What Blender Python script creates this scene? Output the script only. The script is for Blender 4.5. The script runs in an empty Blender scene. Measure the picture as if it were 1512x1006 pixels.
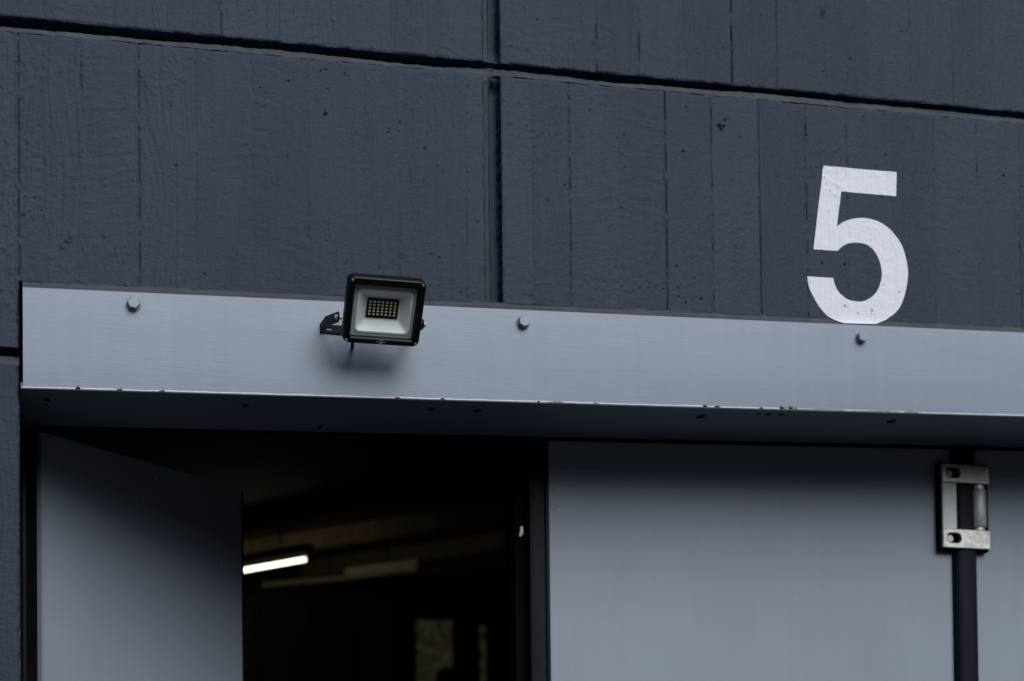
import bpy, bmesh, math, random
import numpy as np
from mathutils import Vector, Matrix

R = math.radians
S = bpy.context.scene
C = S.collection

# ------------------------------------------------------------------ camera
F_PX, W_PX = 2400.0, 1512.0
PSI, PITCH, ROLL = math.atan(2400 / 7750.0), R(1.4), R(-0.66)
cam_d = bpy.data.cameras.new("camera")
cam = bpy.data.objects.new("camera", cam_d)
C.objects.link(cam)
fw = Vector((math.sin(PSI) * math.cos(PITCH), math.cos(PSI) * math.cos(PITCH), math.sin(PITCH)))
rt = Vector((math.cos(PSI), -math.sin(PSI), 0))
up = rt.cross(fw)
rt2 = rt * math.cos(ROLL) + up * math.sin(ROLL)
up2 = up * math.cos(ROLL) - rt * math.sin(ROLL)
cam.matrix_world = Matrix(((rt2.x, up2.x, -fw.x, 0), (rt2.y, up2.y, -fw.y, 0), (rt2.z, up2.z, -fw.z, 1.6), (0, 0, 0, 1)))
cam_d.sensor_width = 36.0
cam_d.lens = 36.0 * F_PX / W_PX
cam_d.shift_y = (1250 - 503 - F_PX * math.tan(PITCH)) / W_PX      # a rising-front (shift) lens
cam_d.clip_start, cam_d.clip_end = 0.05, 800
cam_d.dof.use_dof = True
cam_d.dof.focus_distance = 3.06
cam_d.dof.aperture_fstop = 2.9
S.camera = cam

# ------------------------------------------------------------------ light
SUN_EL, SUN_AZ = R(38), R(14)             # azimuth measured from the wall normal towards the right
sun_dir = Vector((math.sin(SUN_AZ) * math.cos(SUN_EL), -math.cos(SUN_AZ) * math.cos(SUN_EL), math.sin(SUN_EL)))
world = bpy.data.worlds.new("World")
S.world = world
world.use_nodes = True
wn = world.node_tree
bg = wn.nodes["Background"]
sky = wn.nodes.new("ShaderNodeTexSky")
sky.sky_type = 'NISHITA'
sky.sun_disc = False
sky.sun_elevation = SUN_EL
sky.sun_rotation = math.atan2(sun_dir.x, sun_dir.y)
sky.air_density, sky.dust_density, sky.ozone_density = 1.0, 2.0, 2.0
wn.links.new(sky.outputs[0], bg.inputs[0])
bg.inputs[1].default_value = 0.05
sun_d = bpy.data.lights.new("sun", 'SUN')
sun_d.energy = 1.5
sun_d.angle = R(42)
sun_d.color = (0.96, 0.975, 1.0)
sun = bpy.data.objects.new("sun", sun_d)
C.objects.link(sun)
sun.rotation_euler = sun_dir.to_track_quat('Z', 'Y').to_euler()
vs = S.view_settings
vs.view_transform, vs.look, vs.gamma, vs.use_curve_mapping = 'Standard', 'None', 1.0, False
vs.exposure = 0.74
S.render.engine = 'CYCLES'
S.cycles.max_bounces = 6

# ------------------------------------------------------------------ helpers
def tag(o, label=None, cat=None, group=None, kind=None):
    if label: o["label"] = label
    if cat: o["category"] = cat
    if group: o["group"] = group
    if kind: o["kind"] = kind
    return o

def empty(name, loc, label=None, cat=None, group=None, rot=None):
    o = bpy.data.objects.new(name, None)
    C.objects.link(o)
    o.empty_display_size = 0.05
    o.location = loc
    if rot: o.rotation_euler = rot
    return tag(o, label, cat, group)

def link(name, me, m=None, parent=None, world=False, smooth=False):
    """world=True: the mesh is written in world coordinates"""
    if m and not me.materials: me.materials.append(m)
    o = bpy.data.objects.new(name, me)
    C.objects.link(o)
    if parent:
        o.parent = parent
        if world:
            p, t = parent, Vector((0, 0, 0))
            while p:
                t += p.location
                p = p.parent
            o.location = -t
    if smooth:
        me.polygons.foreach_set("use_smooth", [True] * len(me.polygons))
    return o

class MB:
    def __init__(s): s.v, s.f = [], []
    def add(s, vs_, fs):
        b = len(s.v)
        s.v += [tuple(p) for p in vs_]
        s.f += [tuple(b + i for i in f) for f in fs]
        return s
    def box(s, x0, x1, y0, y1, z0, z1, tz=0.0, tz1=None):
        """tz: slope of the bottom along x, tz1: of the top"""
        if tz1 is None: tz1 = tz
        P = []
        for x in (x0, x1):
            for y in (y0, y1):
                P += [(x, y, z0 + tz * x), (x, y, z1 + tz1 * x)]
        return s.add(P, [(0, 1, 3, 2), (4, 6, 7, 5), (0, 4, 5, 1), (2, 3, 7, 6), (0, 2, 6, 4), (1, 5, 7, 3)])
    def tube(s, a, b, r, n=16, r2=None, cap=True):
        a, b = Vector(a), Vector(b)
        d = (b - a).normalized()
        u = d.orthogonal().normalized(); w = d.cross(u)
        r2 = r if r2 is None else r2
        P = []
        for c_, rr in ((a, r), (b, r2)):
            for i in range(n):
                t = 2 * math.pi * i / n
                P.append(c_ + u * math.cos(t) * rr + w * math.sin(t) * rr)
        fs = [(i, (i + 1) % n, n + (i + 1) % n, n + i) for i in range(n)]
        if cap: fs += [tuple(range(n - 1, -1, -1)), tuple(range(n, 2 * n))]
        return s.add(P, fs)
    def loft(s, loops, cap0=False, cap1=False):
        n = len(loops[0])
        P = [p for l in loops for p in l]
        fs = []
        for k in range(len(loops) - 1):
            for i in range(n):
                j = (i + 1) % n
                fs.append((k * n + i, k * n + j, (k + 1) * n + j, (k + 1) * n + i))
        if cap0: fs.append(tuple(range(n - 1, -1, -1)))
        if cap1: fs.append(tuple((len(loops) - 1) * n + i for i in range(n)))
        return s.add(P, fs)
    def mesh(s, name, bevel=0, seg=2):
        me = bpy.data.meshes.new(name)
        me.from_pydata(s.v, [], s.f)
        bm = bmesh.new(); bm.from_mesh(me)
        bmesh.ops.recalc_face_normals(bm, faces=bm.faces)
        if bevel:
            es = [e for e in bm.edges if len(e.link_faces) == 2 and e.calc_face_angle(0) > 0.5]
            bmesh.ops.bevel(bm, geom=es, offset=bevel, segments=seg, affect='EDGES', clamp_overlap=True)
        bm.to_mesh(me); bm.free()
        return me
    def build(s, name, m, parent=None, world=False, bevel=0, seg=2, smooth=False):
        return link(name, s.mesh(name, bevel, seg), m, parent, world, smooth)

def auto_smooth(o, ang=35):
    me = o.data
    me.polygons.foreach_set("use_smooth", [True] * len(me.polygons))
    bm = bmesh.new(); bm.from_mesh(me)
    for e in bm.edges:
        if len(e.link_faces) == 2 and e.calc_face_angle(0) > R(ang): e.smooth = False
    bm.to_mesh(me); bm.free()
    return o

def rrect(w, h, r, z, n=6, cx=0, cy=0):
    """rounded rectangle loop in the local xy plane at height z"""
    P = []
    for sx, sy, a0 in ((1, 1, 0), (-1, 1, 90), (-1, -1, 180), (1, -1, 270)):
        for k in range(n + 1):
            a = R(a0 + 90 * k / n)
            P.append(Vector((cx + sx * (w / 2 - r) + r * math.cos(a), cy + sy * (h / 2 - r) + r * math.sin(a), z)))
    return P

# ---- materials
def mat(name, col, rough=0.6, metal=0.0, spec=0.5, noise=None, bump=None, wear=None, coat=0, per_object=0):
    """noise: (scale xyz, amount, detail) mottles the colour; bump: list of (scale xyz, distance, detail)"""
    m = bpy.data.materials.new(name)
    m.use_nodes = True
    nt = m.node_tree
    b = nt.nodes["Principled BSDF"]
    b.inputs["Base Color"].default_value = (*col, 1)
    b.inputs["Roughness"].default_value = rough
    b.inputs["Metallic"].default_value = metal
    b.inputs["Specular IOR Level"].default_value = spec
    b.inputs["Coat Weight"].default_value = coat
    tc = nt.nodes.new("ShaderNodeTexCoord")
    def nz(scale, detail=4, rough_=0.55):
        mp = nt.nodes.new("ShaderNodeMapping"); mp.inputs["Scale"].default_value = scale
        n = nt.nodes.new("ShaderNodeTexNoise"); n.inputs["Scale"].default_value = 1.0
        n.inputs["Detail"].default_value = detail; n.inputs["Roughness"].default_value = rough_
        nt.links.new(tc.outputs["Object"], mp.inputs[0]); nt.links.new(mp.outputs[0], n.inputs[0])
        return n.outputs["Fac"]
    colour = None
    if noise:
        mult = None
        for sc, amt, det in noise:
            mr = nt.nodes.new("ShaderNodeMapRange")
            mr.inputs[1].default_value, mr.inputs[2].default_value = 0.25, 0.75
            mr.inputs[3].default_value, mr.inputs[4].default_value = 1 - amt, 1 + amt
            nt.links.new(nz(sc, det), mr.inputs[0])
            if mult is None: mult = mr.outputs[0]
            else:
                mm = nt.nodes.new("ShaderNodeMath"); mm.operation = 'MULTIPLY'
                nt.links.new(mult, mm.inputs[0]); nt.links.new(mr.outputs[0], mm.inputs[1]); mult = mm.outputs[0]
        if per_object:
            oi = nt.nodes.new("ShaderNodeObjectInfo"); mr = nt.nodes.new("ShaderNodeMapRange")
            mr.inputs[3].default_value, mr.inputs[4].default_value = 1 - per_object, 1 + per_object
            mm = nt.nodes.new("ShaderNodeMath"); mm.operation = 'MULTIPLY'
            nt.links.new(oi.outputs["Random"], mr.inputs[0]); nt.links.new(mult, mm.inputs[0]); nt.links.new(mr.outputs[0], mm.inputs[1]); mult = mm.outputs[0]
        vm = nt.nodes.new("ShaderNodeVectorMath"); vm.operation = 'SCALE'
        vm.inputs[0].default_value = col
        nt.links.new(mult, vm.inputs["Scale"])
        colour = vm.outputs[0]
        nt.links.new(colour, b.inputs["Base Color"])
    if wear:                                   # (scale, threshold, colour, softness)
        sc, th, wc, soft = wear
        rmp = nt.nodes.new("ShaderNodeMapRange")
        rmp.inputs[1].default_value, rmp.inputs[2].default_value = th, th + soft
        nt.links.new(nz(sc, 5, 0.6), rmp.inputs[0])
        mx = nt.nodes.new("ShaderNodeMix"); mx.data_type = 'RGBA'
        nt.links.new(rmp.outputs[0], mx.inputs[0])
        if colour: nt.links.new(colour, mx.inputs[6])
        else: mx.inputs[6].default_value = (*col, 1)
        mx.inputs[7].default_value = (*wc, 1)
        nt.links.new(mx.outputs[2], b.inputs["Base Color"])
    if bump:
        prev = None
        for sc, dist, det in bump:
            bn = nt.nodes.new("ShaderNodeBump"); bn.inputs["Distance"].default_value = dist
            bn.inputs["Strength"].default_value = 1.0
            nt.links.new(nz(sc, det), bn.inputs["Height"])
            if prev: nt.links.new(prev, bn.inputs["Normal"])
            prev = bn.outputs[0]
        nt.links.new(prev, b.inputs["Normal"])
    return m

M = {}
M['wall'] = mat('wall_paint', (.0280, .0415, .0625), .64, spec=.24, per_object=.10,
                noise=[((1.6, 1.6, 1.1), .15, 3), ((14, 14, 5), .07, 4), ((70, 70, 7), .08, 3), ((420, 420, 420), .10, 2)],
                bump=[((430, 430, 430), .0010, 3), ((300, 300, 22), .0008, 2), ((60, 60, 420), .0006, 2)])
M['bead'] = mat('sealant', (.052, .054, .063), .75, spec=.3, noise=[((30, 30, 30), .3, 4), ((4, 4, 4), .15, 2)],
                bump=[((400, 400, 400), .0004, 3)])
M['white'] = mat('number_paint', (.71, .72, .76), .7, spec=.25, noise=[((25, 25, 12), .03, 4)],
                 bump=[((420, 420, 420), .0003, 3)], wear=((170, 170, 120), .782, (.10, .11, .13), .04))
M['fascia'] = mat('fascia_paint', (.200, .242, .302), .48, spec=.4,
                  noise=[((2.2, 2.2, 3), .06, 3), ((7, 60, 330), .045, 3), ((1.2, 8, 18), .05, 3), ((45, 45, 3), .035, 4), ((300, 300, 300), .025, 2)],
                  bump=[((9, 60, 420), .00025, 3), ((140, 140, 500), .0001, 2)],
                  wear=((9, 40, 60), .765, (.15, .165, .2), .08))
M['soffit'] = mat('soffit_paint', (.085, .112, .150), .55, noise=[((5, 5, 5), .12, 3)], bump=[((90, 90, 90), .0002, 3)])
M['edge'] = mat('edge_highlight_paint', (.52, .54, .58), .45, noise=[((60, 60, 60), .15, 3)], wear=((26, 60, 60), .63, (.10, .085, .07), .05),
                bump=[((120, 120, 120), .0003, 3)])
M['chip'] = mat('bare_edge', (.20, .18, .165), .75, noise=[((150, 150, 150), .5, 3)], bump=[((300, 300, 300), .0004, 3)])
M['chip_dark'] = mat('chip_rust', (.045, .038, .036), .8, noise=[((150, 150, 150), .5, 3)])
M['leaf'] = mat('door_leaf_paint', (.235, .270, .320), .48, spec=.3,
                noise=[((1.5, 1.5, 1.5), .04, 3), ((9, 9, 2.2), .035, 4), ((70, 70, 5), .02, 3), ((300, 300, 300), .02, 2)], bump=[((260, 260, 260), .00006, 2), ((3, 3, 3), .0015, 1)])
M['rubber'] = mat('rubber', (.0055, .0075, .012), .5, spec=.12, noise=[((60, 60, 9), .35, 4), ((5, 5, 3), .3, 3)],
                  wear=((160, 160, 60), .76, (.05, .05, .06), .06), bump=[((200, 200, 60), .0002, 3)])
M['black'] = mat('matt_black', (.003, .003, .0035), .9, spec=.05, noise=[((20, 20, 20), .3, 3)])
M['zinc'] = mat('zinc_plate', (.62, .60, .56), .42, metal=.75, noise=[((60, 60, 60), .28, 4), ((14, 14, 20), .25, 3)],
                wear=((45, 45, 60), .66, (.08, .075, .065), .1), bump=[((220, 220, 220), .0002, 3)])
M['zinc_dull'] = mat('zinc_dull', (.42, .43, .44), .55, metal=.5, noise=[((60, 60, 20), .25, 4)], bump=[((220, 220, 220), .0002, 3)])
M['zinc_light'] = mat('pale_plate', (.50, .55, .54), .5, metal=.2, noise=[((50, 50, 50), .15, 4)],
                      wear=((70, 70, 70), .68, (.28, .32, .32), .05))
M['bolt'] = mat('bolt_paint', (.235, .265, .32), .38, spec=.5, noise=[((200, 200, 200), .2, 3)], bump=[((300, 300, 300), .0002, 3)])
M['lamp_black'] = mat('lamp_black', (.0035, .0035, .004), .42, spec=.24, bump=[((500, 500, 500), .00008, 3)], noise=[((60, 60, 60), .3, 3)])
M['steel'] = mat('stainless', (.62, .61, .58), .4, metal=.5, noise=[((400, 400, 400), .15, 3)])
M['steel_dark'] = mat('screw_recess', (.02, .02, .02), .5, metal=.5, noise=[((400, 400, 400), .15, 3)])
M['reflector'] = mat('reflector', (.95, .95, .94), .5, spec=.4, noise=[((30, 30, 30), .04, 3)])
M['border'] = mat('glass_border', (.50, .50, .50), .5, noise=[((30, 30, 30), .05, 3)])
M['led'] = mat('led_phosphor', (.98, .91, .52), .4, noise=[((300, 300, 300), .18, 3)])
M['mark'] = mat('printed_mark', (.42, .43, .43), .6, noise=[((300, 300, 300), .1, 3)])
M['asphalt'] = mat('asphalt', (.022, .023, .025), .9, noise=[((.4, .4, .4), .2, 4), ((60, 60, 60), .3, 3)], bump=[((90, 90, 90), .004, 3)])
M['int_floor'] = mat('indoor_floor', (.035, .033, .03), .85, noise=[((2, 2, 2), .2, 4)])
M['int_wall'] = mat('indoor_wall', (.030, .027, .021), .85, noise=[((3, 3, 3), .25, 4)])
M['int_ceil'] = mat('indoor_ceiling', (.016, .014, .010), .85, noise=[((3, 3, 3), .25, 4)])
M['wood'] = mat('joist_wood', (.17, .125, .075), .7, noise=[((40, 40, 3), .25, 4), ((2, 2, 2), .2, 3)], bump=[((80, 80, 6), .0006, 3)])
M['housing'] = mat('lamp_housing', (.62, .56, .44), .5, noise=[((10, 10, 10), .12, 3)])
M['dark_wood'] = mat('dark_panel', (.040, .032, .020), .6, noise=[((30, 30, 3), .3, 4)])

g = bpy.data.materials.new('lamp_glass'); g.use_nodes = True
gn = g.node_tree; gn.nodes.remove(gn.nodes["Principled BSDF"])
g_t, g_g, g_m = (gn.nodes.new(t) for t in ("ShaderNodeBsdfTransparent", "ShaderNodeBsdfGlossy", "ShaderNodeMixShader"))
g_t.inputs[0].default_value = (.95, .97, .97, 1); g_g.inputs["Roughness"].default_value = .03; g_m.inputs[0].default_value = .035
gn.links.new(g_t.outputs[0], g_m.inputs[1]); gn.links.new(g_g.outputs[0], g_m.inputs[2])
gn.links.new(g_m.outputs[0], gn.nodes["Material Output"].inputs[0])
M['glass'] = g

def emis(name, col, strength, pattern=None):
    m = bpy.data.materials.new(name); m.use_nodes = True
    nt = m.node_tree; b = nt.nodes["Principled BSDF"]
    b.inputs["Base Color"].default_value = (*[c * .3 for c in col], 1)
    b.inputs["Emission Color"].default_value = (*col, 1)
    b.inputs["Emission Strength"].default_value = strength
    if pattern:
        tc = nt.nodes.new("ShaderNodeTexCoord")
        v = nt.nodes.new("ShaderNodeTexNoise"); v.inputs["Scale"].default_value = pattern; v.inputs["Detail"].default_value = 3
        r_ = nt.nodes.new("ShaderNodeMapRange"); r_.inputs[1].default_value = .3; r_.inputs[2].default_value = .75
        r_.inputs[3].default_value = strength * .15; r_.inputs[4].default_value = strength * 1.8
        nt.links.new(tc.outputs["Object"], v.inputs[0]); nt.links.new(v.outputs["Fac"], r_.inputs[0])
        nt.links.new(r_.outputs[0], b.inputs["Emission Strength"])
    return m
M['tube'] = emis('lit_tube', (1.0, .88, .64), 2.6)
M['frosted'] = emis('backlit_patterned_glass', (.9, .82, .48), .0075, 34)

# ------------------------------------------------------------------ relief of the board-marked concrete
T = 0.0427                                  # the lintel, joints and doors all fall by this slope towards the left
YW = 3.0                                    # plane of the wall face

def _hash(ix, iy, seed):
    n = (ix.astype(np.int64) * 374761393 + iy.astype(np.int64) * 668265263 + seed * 974711) & 0x7fffffff
    n = ((n ^ (n >> 13)) * 1274126177) & 0x7fffffff
    n = (n ^ (n >> 16)) & 0x7fffffff
    return n / float(0x7fffffff)

def vn(x, y, seed=0):
    """smooth value noise in -1..1"""
    ix, iy = np.floor(x), np.floor(y)
    fx, fy = x - ix, y - iy
    fx = fx * fx * (3 - 2 * fx); fy = fy * fy * (3 - 2 * fy)
    a = _hash(ix, iy, seed); b = _hash(ix + 1, iy, seed); c = _hash(ix, iy + 1, seed); d = _hash(ix + 1, iy + 1, seed)
    return ((a * (1 - fx) + b * fx) * (1 - fy) + (c * (1 - fx) + d * fx) * fy) * 2 - 1

def fbm(x, y, seed=0, o=3):
    s, a = 0, 1
    for k in range(o):
        s = s + a * vn(x * 2 ** k, y * 2 ** k, seed + k * 17); a *= .5
    return s

rng = random.Random(5)
def groove_top(x): return 3.0915 + .0415 * x
def groove_lip(x): return 3.0655 + .0427 * x
def wall_bottom(x): return 2.6165 + .0437 * x

# explicit marks seen on the wall: (x, z, radius, depth) holes and (x, z, rx, rz, height) lumps
HOLES, LUMPS, SLOTS = [], [], []
for k in range(105):
    HOLES.append((rng.uniform(0, 2.15), rng.uniform(2.62, 3.42), rng.choice([.0014, .0016, .0018, .002, .0026]), rng.uniform(.0015, .004)))
for k in range(46):                         # clusters of small blow holes
    cx, cz = rng.choice([(.60, 3.06), (.30, 3.03), (.46, 3.03), (.72, 3.0), (1.07, 2.71), (1.30, 2.72), (.65, 3.25), (.02, 2.75)])
    HOLES.append((cx + rng.gauss(0, .03), cz + rng.gauss(0, .03), rng.choice([.0014, .0018, .0024]), .003))
for k in range(230):
    LUMPS.append((rng.uniform(-.02, 2.15), rng.uniform(2.62, 3.42), rng.uniform(.0016, .0034), rng.uniform(.0016, .005), rng.uniform(.0006, .0018)))
for k in range(60):
    cx, cz = rng.choice([(.28, 3.02), (.32, 3.05), (.66, 3.07), (.18, 2.70), (1.66, 2.93)])
    LUMPS.append((cx + rng.gauss(0, .03), cz + rng.gauss(0, .02), rng.uniform(.0018, .0032), rng.uniform(.0018, .004), rng.uniform(.0008, .0016)))
for k in range(48):
    SLOTS.append((rng.uniform(.1, 2.1), rng.uniform(2.63, 3.40), rng.uniform(.0009, .0013), rng.uniform(.003, .009), rng.uniform(.0012, .003)))
HOLES += [(1.388, 3.062, .0042, .006), (1.392, 3.056, .0042, .006), (1.398, 3.062, .003, .005), (1.40, 3.075, .0028, .004),
          (1.757, 2.768, .002, .006), (1.794, 2.756, .0018, .006), (1.667, 2.716, .002, .006), (1.698, 2.703, .0016, .005), (1.730, 2.713, .0015, .005), (1.739, 2.692, .002, .006), (1.616, 2.801, .0030, .004), (1.668, 2.803, .0028, .004), (.101, 2.693, .004, .004), (.575, 2.985, .003, .004)]
LUMPS += [(.098, 2.688, .006, .008, .003), (.112, 2.706, .004, .006, .003), (.578, 2.992, .003, .008, .003), (1.626, 3.37, .006, .006, .004),
          (1.626, 3.335, .005, .009, .004), (1.20, 3.40, .006, .005, .004), (1.215, 3.385, .005, .004, .003)]

SEAMS_B = [(.021, .9), (.13, .45), (.232, .95), (.334, .12), (.44, .3), (.548, .2), (.659, .12), (.745, .28), (.855, .35),
           (.985, .12), (1.064, .8), (1.168, .3), (1.269, .9), (1.370, .6), (1.476, 1.35), (1.583, .65), (1.678, .4), (1.784, .15), (1.885, .45),
           (1.991, .5), (2.094, .25), (2.20, .5)]
SEAMS_A = [(-.045, .4), (.068, .6), (.178, .1), (.281, .15), (.382, .95), (.49, .12), (.597, .15), (.702, .2), (.802, .15),
           (1.033, .12), (1.123, .6), (1.214, .7), (1.313, .3), (1.418, .75), (1.52, .3), (1.631, .35), (1.73, .3), (1.832, .4), (1.934, .3), (2.038, .2), (2.14, .4)]

def local(arr, x, z, mx=.02):
    x0, x1, z0, z1 = x.min() - mx, x.max() + mx, z.min() - mx, z.max() + mx
    return [a for a in arr if x0 < a[0] < x1 and z0 < a[1] < z1]

def relief(x, z, seams, upper):
    """height of the wall face towards the street, metres"""
    h = .0006 * fbm(x * 6, z * 5, 3, 3) + .00020 * fbm(x * 60, z * 45, 9, 3) + .00030 * fbm(x * 210, z * 190, 10, 2)
    rough = np.clip(fbm(x * 5 + 7, z * 6, 41, 2), 0, 1)
    h = h + rough * .0008 * fbm(x * 130, z * 120, 43, 2)
    xs = [s[0] for s in seams]
    idx = np.searchsorted(xs, x)
    so = 100 if upper else 0
    for b in np.unique(idx):
        k = idx == b
        rb = random.Random(int(b) * 7 + so)
        r = np.random.RandomState(int(b) * 13 + so)
        off, typ = rb.uniform(-.0005, .0005), rb.choice(['grain', 'grain', 'grain', 'saw', 'smooth', 'both'])
        if not upper and b in (2, 4): typ = 'grain'
        if not upper and b in (12, 14, 15, 16, 21): typ = 'saw'
        if upper and b in (16, 18): typ = 'saw'
        X, Z = x[k], z[k]
        hh = np.full(X.shape, off) + rb.uniform(-.006, .006) * (X - X.mean())
        kx, kz = X.mean() + rb.uniform(-.02, .02), rb.uniform(2.66, 3.02) + (.42 if upper else 0)
        q = np.exp(-(((X - kx) / .035) ** 2 + ((Z - kz) / .10) ** 2))
        warp = X + .012 * vn(Z * 5, Z * 0 + b, 5) + q * .03 * (X - kx) / .03
        if typ in ('grain', 'both', 'smooth'):
            a = {'grain': .00060, 'both': .00046, 'smooth': .00028}[typ]
            hh += a * vn(warp * 330, Z * 5, int(b)) + a * .8 * vn(warp * 150, Z * 3, int(b) + 50)
        if typ in ('saw', 'both'):
            msk = np.clip(.55 + fbm(X * 9, Z * 7, int(b) + 4, 2), 0, 1)
            zz = Z + .18 * (X - kx) * rb.choice([-1, 1]) + .004 * vn(X * 30, Z * 12, 8)
            hh += (.00050 if rb.random() < .6 else .00032) * msk * vn(X * 22 + b, zz * rb.choice([95, 120, 150]), int(b) + 70)
        if rb.random() < .12 or (not upper and b in (13, 17)):
            rr = np.sqrt(((X - kx)) ** 2 + ((Z - kz) * .5) ** 2) + .0015 * vn(X * 60, Z * 60, 77)
            hh += .00032 * np.sin(rr * 1100) * np.exp(-(rr / .019) ** 2) + .0005 * np.exp(-(rr / .005) ** 2)
        h[k] += hh
    for sx, st in seams:                    # the leaks between two boards: a broken nick with a thin fin beside it
        d = x - sx - .0008 * vn(z * 60, z * 0, int(sx * 1000))
        n = vn(z * 42, z * 0 + 3.3, int(sx * 777) & 1023) * .6 + vn(z * 130, z * 0 + 1.3, int(sx * 333) & 1023) * .5
        on = np.clip((n + st * 1.3 - .72) * 2.6, 0, 1)
        h += -.0034 * min(1.0, st + .25) * on * np.exp(-(d / .0012) ** 2)
        n2 = vn(z * 70, z * 0 + 5.3, int(sx * 555) & 1023)
        h += .0019 * np.clip(n2 + st * .5, 0, 1) * np.exp(-((d + .003) / .0013) ** 2)
    for cx, cz, r, dpt in local(HOLES, x, z):
        d2 = ((x - cx) ** 2 + (z - cz) ** 2) / (r * r)
        h -= dpt * np.exp(-d2 ** 2)
    for cx, cz, rx, rz, a in local(LUMPS, x, z):
        h += a * np.exp(-(((x - cx) / rx) ** 2 + ((z - cz) / rz) ** 2))
    for cx, cz, rx, rz, a in local(SLOTS, x, z):
        q = ((z - cz) / rz) ** 2
        h -= a * np.exp(-((x - cx) / rx) ** 2 - q * q)
        h += a * .5 * np.exp(-((x - cx + .0028) / rx) ** 2 - q * q)
    return h

def grid_mesh(name, X, Z, Hh, m, parent):
    nz_, nx_ = X.shape
    co = np.stack([X, YW - Hh, Z], -1).reshape(-1, 3).astype(np.float32)
    i = np.arange(nx_ * nz_).reshape(nz_, nx_)
    q = np.stack([i[:-1, :-1], i[:-1, 1:], i[1:, 1:], i[1:, :-1]], -1).reshape(-1, 4)
    me = bpy.data.meshes.new(name)
    me.vertices.add(len(co)); me.vertices.foreach_set("co", co.ravel())
    me.loops.add(q.size); me.loops.foreach_set("vertex_index", q.ravel().astype(np.int32))
    me.polygons.add(len(q))
    me.polygons.foreach_set("loop_start", np.arange(0, q.size, 4, dtype=np.int32))
    me.polygons.foreach_set("loop_total", np.full(len(q), 4, dtype=np.int32))
    me.update(calc_edges=True)
    return link(name, me, m, parent, world=True, smooth=True)

def strip(name, x0, x1, zb, zt, seams, upper, parent, step=.0016, m=None, edge=None):
    nx_ = max(3, int((x1 - x0) / step)); nz_ = max(3, int((zt((x0 + x1) / 2) - zb((x0 + x1) / 2)) / step))
    xs = np.linspace(x0, x1, nx_); v = np.linspace(0, 1, nz_)
    X = np.tile(xs, (nz_, 1))
    B, Tt = zb(X), zt(X)
    Z = B + (Tt - B) * v[:, None]
    Hh = relief(X, Z, seams, upper)
    if edge: Hh = edge(X, Z, Hh)
    return grid_mesh(name, X, Z, Hh, m or M['wall'], parent)

GX0, GX1 = .887, .923                        # the upright joint
JX1 = lambda z: GX1 + .0016 * vn(z * 90, z * 0, 5) + .0022 * np.clip(vn(z * 45, z * 0, 6), 0, 1)

def ragged_end(X, Z, Hh):
    """arris wear where a panel meets a joint"""
    dt = np.minimum(np.abs(Z - groove_top(X)), np.abs(Z - groove_lip(X)))
    Hh = Hh - .0022 * np.exp(-(dt / .0022) ** 2) * (1 + .8 * vn(X * 60, Z * 0, 31))
    dx = np.minimum(np.abs(X - GX0), np.abs(X - GX1))
    return Hh - .0015 * np.exp(-(dx / .002) ** 2) * (1 + .8 * vn(X * 0, Z * 60, 32))

wall = empty('concrete_wall', (1.0, YW, 0), 'dark blue-grey painted board-marked concrete wall above the doors with recessed joints', 'wall')
pier_mb = MB()
def panel(x0, x1, z0, z1, t0, t1, label):
    """the body of one cast panel behind its board marks"""
    return tag(MB().box(x0, x1, YW + .034, YW + .235, z0, z1, t0, t1).build('concrete_panel', M['wall'], wall, world=True), label)
pan_ul = panel(-1.2, GX0, 3.0895, 3.75, .0415, .0415, 'upper left cast panel with few bold seams')
pan_ur = panel(GX1, 3.6, 3.0895, 3.75, .0415, .0415, 'upper right cast panel with sawn texture')
pan_ll = panel(.026, GX0, 2.6185, 3.0655, .0437, .0427, 'lower left cast panel above the opening')
pan_lr = panel(GX1, 3.6, 2.6185, 3.0655, .0437, .0427, 'lower right cast panel that carries the painted number')
pan_lr2 = tag(MB().box(-1.2, .020, YW + .034, YW + .5, 0, 3.05).build('concrete_panel', M['wall'], wall, world=True), 'cast panel of the pier at the left end of the doors')

def strips_for(seams, xa, xb, zb, zt, upper, parent, edge=ragged_end):
    cuts = [xa] + [s[0] for s in seams if xa + .01 < s[0] < xb - .01] + [xb]
    for a, b in zip(cuts[:-1], cuts[1:]):
        fine = a > -.16 and b < 2.26
        strip('board_mark', a, b, zb, zt, seams, upper, parent, .0017 if fine else .006, edge=edge)

zt_up = lambda x: groove_top(x) + .40
def far_seams(seams, lo, hi):
    r = random.Random(11); out = list(seams)
    x = seams[-1][0]
    while x < hi: x += r.uniform(.09, .11); out.append((x, r.uniform(.1, .8)))
    x = seams[0][0]
    while x > lo: x -= r.uniform(.09, .11); out.insert(0, (x, r.uniform(.1, .8)))
    return out
SA, SB = far_seams(SEAMS_A, -.9, 3.4), far_seams(SEAMS_B, -.9, 3.4)
strips_for(SA, -.95, GX0, groove_top, zt_up, True, pan_ul)
strips_for(SA, GX1, 3.45, groove_top, zt_up, True, pan_ur)
strips_for(SB, .021, GX0, wall_bottom, groove_lip, False, pan_ll)
strips_for(SB, GX1, 3.45, wall_bottom, groove_lip, False, pan_lr)
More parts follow.
